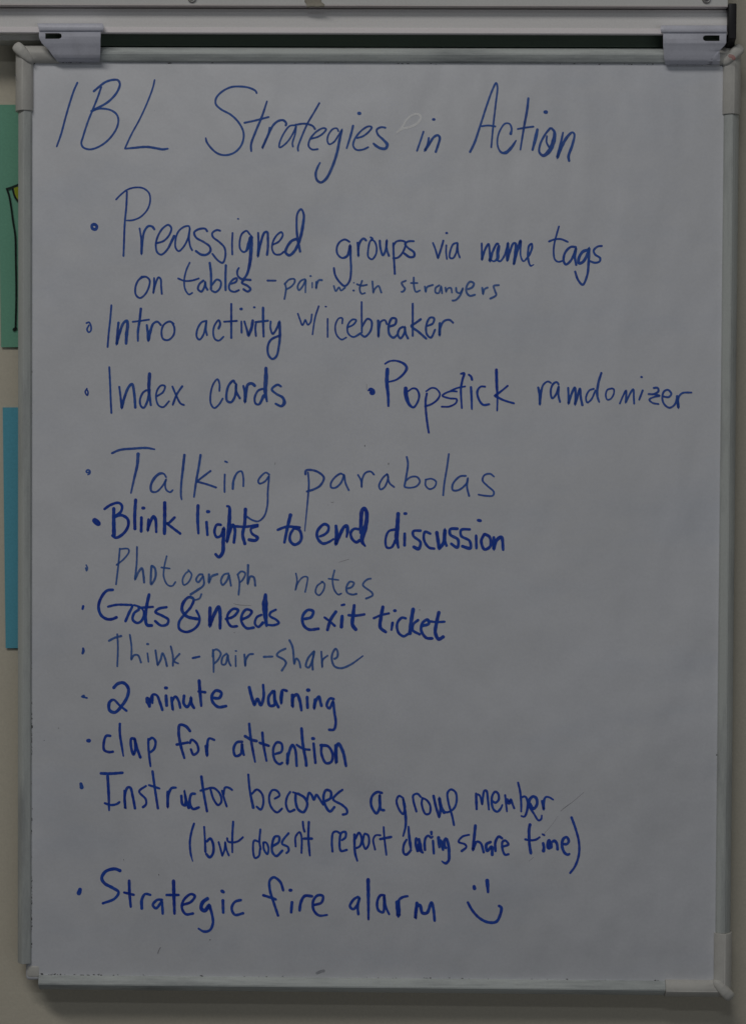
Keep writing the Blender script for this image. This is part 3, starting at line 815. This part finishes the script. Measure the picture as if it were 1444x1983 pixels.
350 635 19, 400 600, 400 560, 370 560, 350 610, 350 680, 380 710, 430 665
478 530 17, 430 590, 425 615, 470 640, 475 670, 455 690
530 640 15, 530 560, 560 525, 575 560, 575 690
585 440 16, 590 490, 600 525
632 442 18, 628 560, 635 660, 640 710 14
590 575 19, 660 575
= report|C|T23
815 680 17, 810 600, 820 530, 845 520, 880 540
885 590 18, 915 565, 915 525, 885 530, 870 590, 880 670, 930 662
985 540 20, 985 620, 990 690, 1008 752 14
990 580 18, 1020 530, 1040 570, 1030 630, 1000 650
1060 540 17, 1050 600, 1070 655, 1095 620, 1090 550, 1060 535
1145 665 15, 1130 580, 1150 550, 1190 550
1210 482 15, 1215 560, 1232 705 16
1180 580 20, 1272 562
= during|C|N5
270 130 50, 285 350 65, 310 560 75, 330 700 60
230 460 60, 160 580 60, 135 740, 160 830, 215 850 66, 290 790, 340 720 60
470 420 70, 455 560 70, 510 780 80
530 440 70, 560 600 95, 590 750 90, 640 810 50
540 560 70, 545 760 100
690 750 70, 680 560 65, 710 420 60, 770 370 60, 850 420 60, 890 385 50
890 480 60, 915 840 60
850 280 72, 855 350 50
1030 390 80, 1040 520 80, 1055 680 60
1070 480 90, 1120 600 90, 1150 740 66
1230 430 75, 1180 500 76, 1185 640 80, 1230 690 66
1240 440 70, 1290 640 75, 1300 820, 1290 1000 70, 1220 1070, 1160 1050 50, 1110 1010 30
= share|C|T24
515 545 16, 460 560, 430 600, 480 620, 490 640, 450 675 20
560 470 22, 550 570, 540 665!, 570 600 18, 600 610, 625 685 20
680 600 22, 645 620, 650 670, 685 640 24, 690 705 22
715 675 20, 715 600, 740 560, 770 575
760 640 18, 815 620, 790 590, 770 600, 770 660, 790 700, 820 695
= time)|C|N4
95 80 100, 60 250 90, 60 450, 65 650 80, 90 850 90, 120 1020 90
-80 560 70, 60 590, 200 590, 300 560, 400 490 60
490 660 80, 520 820 90, 500 960 110
480 410 60, 530 435 60
690 580 120, 655 720 130, 690 865 150
730 640 110, 730 840 140
780 640 90, 850 610 90, 920 700 85, 945 900 80
1120 710 80, 1230 710 80, 1290 620, 1230 500 80, 1140 530 85, 1085 650, 1090 820, 1170 990, 1260 1040, 1325 1010 60
@T24
1302 408 20, 1335 500 18, 1360 600, 1360 700, 1330 790, 1290 845 16
= bullet blob|C|T25
103 246 28, 97 268 34, 88 288 30
= Strategic|C|T25
415 105 26, 370 90 24, 300 110, 270 160, 290 200, 360 240, 400 270 20, 370 320, 275 358
482 178 22, 485 280, 495 388 18
440 272 19, 522 292
580 400 23, 580 330, 605 285 19, 650 292
740 330 20, 700 330, 665 370, 690 395, 735 340!, 740 400, 742 440
825 175 26, 828 290, 833 440 20
768 292 20, 868 292
890 370 20, 960 345, 990 300, 960 285, 905 330, 890 390, 920 440, 980 435
1095 315 28, 1050 350, 1040 395, 1065 415, 1100 370 28!, 1120 430 20, 1130 510, 1105 565, 1060 575, 1015 550 14
1207 330 23, 1210 432 21
1200 262 24, 1210 268 24
1350 330 20, 1300 345, 1275 395, 1300 445, 1368 432
= fire|C|T26
675 260 20, 650 190, 600 155, 570 180, 570 250, 600 350, 635 455
515 293 20, 570 310, 620 328
742 345 23, 735 430 21
730 255 24
800 415 22, 810 350, 840 300, 900 302
910 370 20, 970 350, 980 300, 940 295, 905 340, 910 410, 950 450, 1018 446 14
= alarm|C|T27
215 305 20, 180 325, 150 380, 175 402, 205 370, 225 310!, 210 380, 215 445
290 165 28, 292 300 25, 293 485 17
420 295 20, 385 295, 360 350, 370 410, 405 425, 415 300!, 425 380, 455 445 16
515 340 32, 525 455 32!, 525 400, 530 330 20, 560 308, 600 300 16
668 350 24, 655 475 23!, 668 380 24, 690 370, 710 430, 745 430, 780 350 22, 795 400, 805 495 20
= smiley face|C|T27
1110 228 26, 1113 242 26
1210 172 32, 1215 230 25, 1218 275 17
1060 347 20, 1095 410, 1150 470, 1215 503 22, 1280 500, 1310 450, 1320 390, 1300 375
= stray scratch|F|T17
1250 515 3, 1290 525 5, 1385 530 3
= stray scratch|F|T19
465 195 3, 540 172 4
= stray scratch|F|T15
1085 492 4, 1104 489 4
= stray scratch|F|T15
1062 512 5
= stray scratch|F|T24
1400 215 3, 1320 285 3, 1265 325 6, 1220 362 4
= stray scratch|F|T24
1200 400 2, 1150 470 2, 1090 540 3
= stray scratch|F|T24
1010 720 2, 975 750 3
= stray scratch|F|T14
1532 185 5, 1530 200 4
= ghost loop|G|T3
355 505 12, 400 455 14, 430 405, 480 368 16, 520 365, 538 390, 510 435 18, 450 465, 395 478, 360 500 14
"""
TILE = {}
def spline(pts):
    """Catmull-Rom through (x, y, w); corners are splits"""
    out = []
    if len(pts) == 1: return pts
    if len(pts) == 2:
        (x0, y0, w0), (x1, y1, w1) = pts
        n = max(3, int(math.hypot(x1 - x0, y1 - y0) / 5))
        return [(x0 + (x1 - x0) * i / n, y0 + (y1 - y0) * i / n, w0 + (w1 - w0) * i / n) for i in range(n + 1)]
    P = [tuple(2 * a - b for a, b in zip(pts[0], pts[1]))] + pts + [tuple(2 * a - b for a, b in zip(pts[-1], pts[-2]))]
    for i in range(1, len(P) - 2):
        p0, p1, p2, p3 = P[i-1], P[i], P[i+1], P[i+2]
        n = max(2, int(math.hypot(p2[0] - p1[0], p2[1] - p1[1]) / 5))
        # centripetal form
        def d(a, b): return max(1e-3, math.hypot(a[0] - b[0], a[1] - b[1]) ** 0.5)
        t0 = 0; t1 = t0 + d(p0, p1); t2 = t1 + d(p1, p2); t3 = t2 + d(p2, p3)
        for k in range(n):
            t = t1 + (t2 - t1) * k / n
            def L(a, b, ta, tb): return tuple(((tb - t) * u + (t - ta) * v) / (tb - ta) for u, v in zip(a, b))
            A1, A2, A3 = L(p0, p1, t0, t1), L(p1, p2, t1, t2), L(p2, p3, t2, t3)
            B1, B2 = L(A1, A2, t0, t2), L(A2, A3, t1, t3)
            c = L(B1, B2, t1, t2)
            out.append((c[0], c[1], p1[2] + (p2[2] - p1[2]) * k / n))
    out.append(pts[-1])
    return out
layer = [0]
def ribbon(V, F, UV, path, Y, wob=0.0):
    """a flat stroke with round ends; path: (x, z, halfwidth) on the plane y = Y"""
    cols = (-1.0, -0.62, 0.0, 0.62, 1.0)
    # cumulative length, end caps
    pts = []
    for p in path:
        if not pts or math.hypot(p[0] - pts[-1][0], p[1] - pts[-1][1]) > 1e-5: pts.append(p)
    if len(pts) < 2:
        x, z, r = path[0]; pts = [(x - r * 0.25, z, r), (x + r * 0.25, z, r)]
    def ext(a, b):
        dx, dz = b[0] - a[0], b[1] - a[1]; l = math.hypot(dx, dz); dx /= l; dz /= l; r = b[2]
        return [(b[0] + dx * r * s, b[1] + dz * r * s, r * math.sqrt(max(0.0, 1 - s * s))) for s in (0.45, 0.75, 0.92, 0.995)]
    # ends pulled in so that the round cap ends where the pen stopped
    def pull(seq):
        a, b = seq[-1], seq[-2]
        r = a[2] * 0.7
        l = sum(math.hypot(seq[i][0]-seq[i-1][0], seq[i][1]-seq[i-1][1]) for i in range(1, len(seq)))
        if l < 3 * r: return seq
        acc = 0; s = list(seq)
        while len(s) > 2:
            dl = math.hypot(s[-1][0]-s[-2][0], s[-1][1]-s[-2][1])
            if acc + dl > r: break
            acc += dl; s.pop()
        return s
    pts = pull(pts); pts = list(reversed(pull(list(reversed(pts)))))
    tail = ext(pts[-2], pts[-1]); head = list(reversed(ext(pts[1], pts[0])))
    pts = head + pts + tail
    L = 0; base = None; n = len(pts)
    for i, (x, z, r) in enumerate(pts):
        a = pts[max(0, i - 1)]; b = pts[min(n - 1, i + 1)]
        dx, dz = b[0] - a[0], b[1] - a[1]; l = math.hypot(dx, dz) or 1; nx, nz = -dz / l, dx / l
        if i: L += math.hypot(x - pts[i-1][0], z - pts[i-1][1])
        rr = r * (1 + wob * math.sin(L * 900 + x * 300))
        for c in cols:
            V.append((x + nx * rr * c, Y - L * 2e-5, z + nz * rr * c)); UV.append((c + 0.0, L * 1000 + x * 5000 % 97))
        if i:
            s = len(V) - 10
            for k in range(4): F.append((s + k, s + k + 1, s + k + 6, s + k + 5))
def stroke_obj(name, strokes, mat, parent, Y, label=None, wob=0.05):
    V, F, UV = [], [], []
    for k, path in enumerate(strokes):
        ribbon(V, F, UV, path, Y - 1e-5 * k, wob)
    me = bpy.data.meshes.new(name); me.from_pydata(V, [], F)
    uv = me.uv_layers.new(name='UVMap')
    for lp in me.loops: uv.data[lp.index].uv = UV[lp.vertex_index]
    me.materials.append(mat); me.update()
    # faces look at the room
    if me.polygons and sum(p.normal.y for p in me.polygons) > 0: me.flip_normals()
    o = bpy.data.objects.new(name, me); C.objects.link(o)
    o.parent = parent; o.matrix_parent_inverse = parent.matrix_world.inverted()
    if label: o['label'] = label
    return o
words = []; cur = None; org = None
for ln in DATA.strip().splitlines():
    ln = ln.strip()
    if not ln: continue
    if ln[0] == '#':
        a, x, y, *s = ln[1:].split(); TILE[a] = (float(x), float(y), float(s[0]) if s else 4.0); continue
    if ln[0] == '=':
        a, ink, t = ln[1:].strip().split('|'); cur = [a, ink, []]; words.append(cur); org = TILE[t]; continue
    if ln[0] == '@': org = TILE[ln[1:]]; continue
    seg = []; wd = 16.0; full = []
    for tok in ln.split(','):
        tok = tok.strip(); cornerflag = tok.endswith('!'); tok = tok.rstrip('!')
        f = [float(q) for q in tok.split()]
        if len(f) > 2: wd = f[2]
        seg.append((f[0], f[1], wd))
        if cornerflag: full += spline(seg); seg = [seg[-1]]
    if len(seg) > 1 or not full: full += spline(seg)
    path = []
    for x, y, wv in full:
        P = at(org[0] + x / org[2], org[1] + y / org[2], YB); path.append((P.x, P.z, wv / org[2] * 0.000507 / 2 * 1.1))
    cur[2].append(path)
bpy.context.view_layer.update()
for i, (txt, ink, strokes) in enumerate(words):
    Y = YB - 0.00012 - 0.00004 * (i % 4)
    if txt.startswith('bullet'): n, lb = 'bullet_mark', 'blue marker ' + txt
    elif txt.startswith('dash'): n, lb = 'dash_mark', 'blue marker ' + txt
    elif txt.startswith('stray'): n, lb = 'pen_scratch', None
    elif txt.startswith('ghost'): n, lb = 'wiped_loop', 'pale loop left where ink was wiped off'
    elif txt == 'smiley face': n, lb = 'drawn_smiley', 'smiley face drawn in blue marker'
    elif txt == 'ampersand': n, lb = 'handwritten_symbol', 'blue handwritten ampersand'
    else: n, lb = 'handwritten_word', 'blue handwritten "%s"' % txt
    stroke_obj(n, strokes, M[ink], surf, Y, lb)

# dirt collected along the inner edge of the frame, and specks
V, F, UV = [], [], []
def speck(px, py, w_, h_, Y=YB - 0.0002):
    P = at(px, py, Y); n = random.randint(5, 7); s = len(V); a0 = random.random() * 6
    for k in range(n):
        an = a0 + 2 * math.pi * k / n; q = random.uniform(0.6, 1.1)
        V.append((P.x + math.cos(an) * w_ * 0.000254 * q, Y - 1e-6 * (s % 50), P.z + math.sin(an) * h_ * 0.000254 * q)); UV.append((0, 0))
    F.append(tuple(range(s, s + n)))
for k in range(110):
    y = random.choice((random.uniform(230, 1860), random.uniform(1250, 1800), random.uniform(1380, 1460), random.uniform(1700, 1800)))
    speck(62.0 + random.gauss(0, 0.5), y, random.uniform(0.6, 1.8), random.uniform(1, 5))
for k in range(80):
    y = random.uniform(230, 1800); x = 1402.5 - (y - 230) / 1570 * 14.5
    speck(x + random.gauss(0, 0.5), y, random.uniform(0.6, 1.6), random.uniform(1, 4))
for k in range(60):
    x = random.choice((random.uniform(80, 1380), random.uniform(75, 200))); y = 1886.5 + (x - 75) / 1300 * 13
    speck(x, y + random.gauss(0, 0.7), random.uniform(1, 6), random.uniform(0.8, 2.2))
for k in range(55):
    x = random.choice((random.uniform(70, 1300), random.uniform(70, 160), random.uniform(1200, 1395))); y = 120.8 + (x - 63) / 1338 * 4.6
    speck(x, y + random.gauss(0, 0.5), random.uniform(1, 7), random.uniform(0.8, 1.8))
for x, y, a, b in ((66, 123, 7, 4), (64, 127, 3, 7), (1400, 127, 5, 8), (1396, 126, 8, 3), (1268, 1899, 5, 3), (1288, 1900, 5, 4), (1229, 1904, 5, 2), (407, 1820, 3, 2), (62, 1407, 4, 8), (62, 1780, 3, 7), (454, 1225, 2, 2), (114, 1410, 2, 2), (308, 1694, 3, 2), (752, 898, 2, 5),
                   (706, 863, 2, 4), (86, 1434, 2, 2), (1387, 1462, 3, 3), (1180, 1904, 5, 2), (516, 1892, 5, 2), (812, 1181, 2, 2), (300, 214, 1, 1), (240, 1665, 2, 2)):
    speck(x, y, a, b)
sp = stroke_obj('edge_grime', [], M['grime'], surf, YB)
me = bpy.data.meshes.new('edge_grime'); me.from_pydata(V, [], F); me.materials.append(M['grime']); me.update(); sp.data = me; sp['kind'] = 'stuff'
# grey smudges
def mark(name, pts, w_, mat, parent, Y, label=None):
    path = []
    for x, y, wv in spline([(a * 4, b * 4, w_ * 4) for a, b in pts]):
        P = at(x / 4, y / 4, Y); path.append((P.x, P.z, wv / 4 * 0.000254))
    return stroke_obj(name, [path], mat, parent, Y, label, 0.03)
mark('ink_smudge', [(613, 1885), (622, 1881), (628, 1880)], 6, M['stain'], surf, YB - 0.0002)
mark('ink_smudge', [(306, 1846), (309, 1838), (311, 1835)], 2, M['F'], surf, YB - 0.0002)

# stains that follow the frame
def frame_mark(name, px, py, pts, w_, mat, d):
    mark(name, pts, w_, mat, board, YB - d)
frame_mark('frame_stain', 0, 0, [(1411, 108), (1418, 110), (1420, 114)], 7, M['red'], 0.0125)
frame_mark('frame_stain', 0, 0, [(30, 145), (32, 150), (33, 156)], 2, M['stain'], 0.0078)

# ---------------------------------------------------------------- the rail above the board, fixed to the wall
xL = -0.95
xR = at(1409, 40, -0.036).x
def zz(py, Y, px=700): return at(px, py, Y).z
rail = thing('wall_rail', 'light aluminium hanging rail with a bright lower lip and black end cap, above the whiteboard', 'wall rail', (0, 0, zz(64, -0.03)))
zt = zz(2, -0.036); zs = zz(53.8, -0.036); zl = zz(62.6, -0.043); zb = zz(64.6, -0.043); zg = zz(17.6, -0.036)
prof = [(0.0, zt), (-0.0250, zt), (-0.0250, zg), (-0.0360, zg), (-0.0360, zs + 0.0002), (-0.0360, zs), (-0.0360, zb + 0.004), (0.0, zb + 0.004)]
def extrude_x(name, prof, x0, x1, mat, parent, tilt=0.0, bev=0.0005):
    bm = bmesh.new(); secs = []
    for i in range(13):
        x = x0 + (x1 - x0) * i / 12
        secs.append([(x, y, z + tilt * x) for y, z in prof])
    loft(bm, secs)
    o = bm_obj(name, bm, mat, parent)
    if bev:
        m = o.modifiers.new('b', 'BEVEL'); m.width = bev; m.segments = 2; m.limit_method = 'ANGLE'; m.angle_limit = math.radians(30)
    return o
TILT = 0.0
extrude_x('rail_body', prof, xL, xR, M['alu'], rail, TILT)
lip = [(-0.0362, zs), (-0.0365, zs), (-0.0404, zl + 0.0008), (-0.0410, zl), (-0.0404, zb), (-0.0362, zb)]
extrude_x('rail_lip', lip, xL, xR - 0.0005, M['lip'], rail, TILT, 0.0003)
# narrow step below the lip, further back
extrude_x('flange', [(0.0, zb + 0.0035), (-0.030, zb + 0.0035), (-0.030, zz(70, -0.03)), (-0.026, zz(71, -0.026)), (-0.026, zz(78, -0.026, 30)), (0.0, zz(78, -0.026, 30))], xL, at(80, 70, -0.024).x, M['panel'], rail, TILT)
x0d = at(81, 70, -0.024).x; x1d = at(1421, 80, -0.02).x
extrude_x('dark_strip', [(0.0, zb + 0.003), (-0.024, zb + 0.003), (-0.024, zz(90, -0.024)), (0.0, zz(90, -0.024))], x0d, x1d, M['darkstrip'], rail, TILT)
# black end cap with chamfered foot
a = at(1409.5, 6, -0.045); b = at(1425, 75, -0.045)
bm = bmesh.new(); 
secs = []
zt_ = a.z; zb_ = b.z
for x, k in ((a.x, 0), (b.x, 0)):
    secs.append([(x, 0.0, zt_), (x, -0.045, zt_), (x, -0.045, zb_), (x - (0.0012 if x > a.x else -0.0), -0.030, zb_ - 0.0062), (x, 0.0, zb_ - 0.0062)])
loft(bm, secs)
ec = bevel(bm_obj('end_cap', bm, M['black'], rail), 0.0012, 3)

# ---------------------------------------------------------------- the panel above the rail
panel = thing('mounted_panel', 'light grey panel with a thin bright edge and round screws, above the rail', 'panel', (0, 0, zz(9, -0.044)))
zp = zz(11.8, -0.0447)
extrude_x('panel_sheet', [(0.0, zp + 0.2), (-0.0440, zp + 0.2), (-0.0440, zp + 0.0012), (0.0, zp + 0.0012)], xL, at(1408.5, 4, -0.044).x, M['panel'], panel, TILT)
extrude_x('panel_edge', [(0.0, zp + 0.0011), (-0.0447, zp + 0.0011), (-0.0451, zp + 0.0003), (-0.0447, zp), (0.0, zp)], xL, at(1408, 4, -0.044).x, M['trim'], panel, TILT, 0.0002)
for px, py in ((372, -3.5), (1366.5, -2.0)):
    P = at(px, py, -0.0442)
    bm = bmesh.new(); secs = []
    for r, y in ((0.0042, -0.0438), (0.0042, -0.0452), (0.0036, -0.0458), (0.0033, -0.0458), (0.0028, -0.0452), (0.0022, -0.0465), (0.0010, -0.0472), (0.0002, -0.0473)):
        secs.append([(P.x + r * math.cos(t * math.pi / 12), y, P.z + r * math.sin(t * math.pi / 12)) for t in range(24)])
    loft(bm, secs); sc = bm_obj('screw', bm, M['steel'], panel, smooth=True)
    bm = bmesh.new(); box_bm(bm, P.x - 0.0014, P.x + 0.0014, -0.04745, -0.0472, P.z - 0.0002, P.z + 0.0002); bm_obj('screw_slot', bm, M['black'], sc)

# ---------------------------------------------------------------- masking tape on the panel edge
def sheet(name, rows, mat, parent=None, thick=0.0003):
    V, F = [], []; n = len(rows[0])
    for r in rows: V += [tuple(p) for p in r]
    for i in range(len(rows) - 1):
        for j in range(n - 1):
            F.append((i * n + j, i * n + j + 1, (i + 1) * n + j + 1, (i + 1) * n + j))
    o = link_mesh(name, V, F, mat, parent, True)
    m = o.modifiers.new('s', 'SOLIDIFY'); m.thickness = thick; m.offset = 0
    return o
rows = []
for py, Y in ((-40, -0.0444), (-10, -0.0445), (4, -0.0446), (8, -0.0448), (10, -0.0457), (12, -0.0459), (14.2, -0.0451)):
    wob = 1.5 if py > 6 else 0
    rows.append([at(590 + (622 + 6 * (py > 6) - 590) * k / 6 + 2.5 * wob * (k == 0), py + (0.8 * math.sin(k * 2.1) if py > 9 else 0), Y) for k in range(7)])
tp = sheet('tape_strip', rows, M['tape']); tp['label'] = 'short beige masking tape strip folded over the lower edge of the panel'; tp['category'] = 'tape'

# ---------------------------------------------------------------- the two hanging clips
def clip(rows, label, slot, hook, tag_):
    """rows: (py, xleft, xright, depth y); slot: (x0, x1, y0, y1, round_side)"""
    t = thing('hanging_clip', label, 'clip', tuple(at((rows[0][1] + rows[0][2]) / 2, rows[0][0], rows[0][3])), 'metal clips holding the whiteboard on the rail')
    sx0, sx1, sy0, sy1, side = slot
    rr = (sy1 - sy0) / 2; cy = (sy0 + sy1) / 2
    def interp(py):
        for a, b in zip(rows, rows[1:]):
            if a[0] <= py <= b[0]:
                k = (py - a[0]) / (b[0] - a[0]); return [a[i] + (b[i] - a[i]) * k for i in (1, 2, 3)]
        return list(rows[-1][1:])
    ys = sorted(set([r[0] for r in rows] + [sy0 + (sy1 - sy0) * k / 8 for k in range(9)] + [rows[0][0] + (rows[-1][0] - rows[0][0]) * k / 20 for k in range(21)]))
    V, F = [], []; idx = []
    for py in ys:
        xl, xr, Y = interp(py)
        q = min(1, abs(py - cy) / rr) if rr else 0
        cut = rr * (1 - math.sqrt(max(0, 1 - q * q)))
        a_, b_ = (sx0, sx1 - cut) if side > 0 else (sx0 + cut, sx1)
        xs = [xl, (xl + a_) / 2, a_, a_ + (b_ - a_) * 0.5, b_, b_ + (xr - b_) * 0.33, b_ + (xr - b_) * 0.66, xr]
        if a_ < xl + 0.5:                    # slanted edge has passed the slot column
            xs = [xl + (xr - xl) * k / 7 for k in range(8)]
        idx.append(len(V)); V += [tuple(at(x, py, Y)) for x in xs]
    for i in range(len(ys) - 1):
        mid = (ys[i] + ys[i+1]) / 2
        for j in range(7):
            if sy0 < mid < sy1 and j in (2, 3): continue
            F.append((idx[i] + j, idx[i] + j + 1, idx[i+1] + j + 1, idx[i+1] + j))
    o = link_mesh('clip_plate', V, F, M['clip'], t, True)
    m = o.modifiers.new('s', 'SOLIDIFY'); m.thickness = 0.0011; m.offset = 0
    m = o.modifiers.new('b', 'BEVEL'); m.width = 0.0003; m.segments = 2; m.limit_method = 'ANGLE'; m.angle_limit = math.radians(50)
    # the hook that goes over the lip: a rounded flange
    hx0, hx1, hy0, hy1, taper = hook
    V, F = [], []
    prof = [(hy0 + 0.5, -0.0375), (hy0, -0.0440), (hy0 + 1.5, -0.0462), (hy0 + 5, -0.0472), (hy1 - 3, -0.0474), (hy1 - 0.8, -0.0469), (hy1, -0.0458), (hy1 - 0.3, -0.0445)]
    nn = 13
    for py, Y in prof:
        tt = (py - hy0) / (hy1 - hy0)
        for k in range(nn):
            f = k / (nn - 1)
            xa = hx0 + taper[0] * tt; xb = hx1 + taper[1] * (2 * tt - 1) ** 2 if taper[1] < 0 else hx1
            if taper[2]: xa = hx0 + taper[2] * (2 * tt - 1) ** 2
            V.append(tuple(at(xa + (xb - xa) * f, py, Y)))
    for i in range(len(prof) - 1):
        for k in range(nn - 1): F.append((i * nn + k, i * nn + k + 1, (i + 1) * nn + k + 1, (i + 1) * nn + k))
    h = link_mesh('clip_hook', V, F, M['clip'], t, True)
    m = h.modifiers.new('s', 'SOLIDIFY'); m.thickness = 0.0010; m.offset = 0
    m = h.modifiers.new('b', 'BEVEL'); m.width = 0.0003; m.segments = 2; m.limit_method = 'ANGLE'; m.angle_limit = math.radians(50)
    return t
D0, D1 = -0.0450, -0.0456
clip([(57, 76, 196, D0), (62, 76, 195.5, D1), (71, 76, 195.5, D1), (76, 77.5, 195, D1 + 0.0006), (84, 82, 195, -0.0438), (93, 91.5, 195, -0.0420), (97, 95.5, 195, -0.0413), (106, 101.5, 194.5, -0.0398), (112, 106, 194, -0.0382), (116.5, 110, 193.5, -0.0355), (119.8, 112, 193, -0.0312)],
     'lavender-grey metal clip at the top left of the whiteboard', (88.5, 120, 64.2, 75.2, 1), (73, 202, 46, 60, (4, -3, 0)), 'L')
clip([(60, 1281.5, 1406, D0), (64, 1283, 1405.5, D1), (76, 1283, 1405, D1), (83, 1283, 1405, D1 + 0.0006), (88, 1283, 1402, -0.0438), (98, 1284, 1392, -0.0418), (106, 1284.5, 1384, -0.0404), (113, 1285, 1376, -0.0390), (118, 1286, 1373, -0.0378), (121.5, 1287, 1369, -0.0352), (124.6, 1288, 1366, -0.0312)],
     'lavender-grey metal clip at the top right of the whiteboard, beside the black end cap', (1360, 1392, 68.6, 79.4, -1), (1278, 1406, 50, 63, (0, 0, 1.5)), 'R')

# ---------------------------------------------------------------- papers on the wall, half hidden behind the board
def paper(name, corners, Y, mat, label, cat):
    (ax, ay), (bx, by), (cx_, cy_), (dx, dy) = corners; n = 14; rows = []
    for i in range(n + 1):
        v = i / n; r = []
        for j in range(9):
            u = j / 8
            x = (ax + (bx - ax) * u) * (1 - v) + (dx + (cx_ - dx) * u) * v; y = (ay + (by - ay) * u) * (1 - v) + (dy + (cy_ - dy) * u) * v
            P = at(x, y, Y); r.append((P.x, Y - 0.0002 * (1 + math.sin(v * 2.2 + u)) - 0.0006 * v, P.z))
        rows.append(r)
    o = sheet(name, rows, mat, None, 0.0002)
    for p in o.data.polygons: p.use_smooth = False
    o['label'] = label; o['category'] = cat
    return o
green = paper('green_paper', ((-3.5, 203), (330, 201), (336, 671), (3, 672.5)), -0.0012, M['green'], 'mint green paper with a black marker drawing and yellow fill, half hidden behind the whiteboard', 'paper')
blue = paper('blue_paper', ((6, 789), (330, 787), (334, 1253), (12, 1255)), -0.0012, M['blue'], 'plain sky blue paper below the green one, half hidden behind the whiteboard', 'paper')
bpy.context.view_layer.update()
YP = -0.0032
mark('drawn_line', [(12.5, 366), (20, 364), (28, 361), (40, 356)], 4.2, M['blackink'], green, YP)
mark('drawn_line', [(14, 366), (18, 378), (22, 400), (26, 430), (30, 456), (31, 500), (32, 560), (31.5, 600), (30.5, 638)], 4.0, M['blackink'], green, YP - 0.0001)
mark('drawn_line', [(25, 365), (27, 374), (30, 382), (36, 390)], 3.8, M['blackink'], green, YP - 0.0002)
mark('drawn_line', [(28, 638), (31, 636)], 6.5, M['blackink'], green, YP - 0.0003)
pts = [at(a, b, YP + 0.0002) for a, b in ((27.5, 364), (44, 359), (48, 392), (36, 390), (30, 380))]
link_mesh('yellow_patch', [tuple(p) for p in pts], [tuple(range(5))], M['yellow'], green)
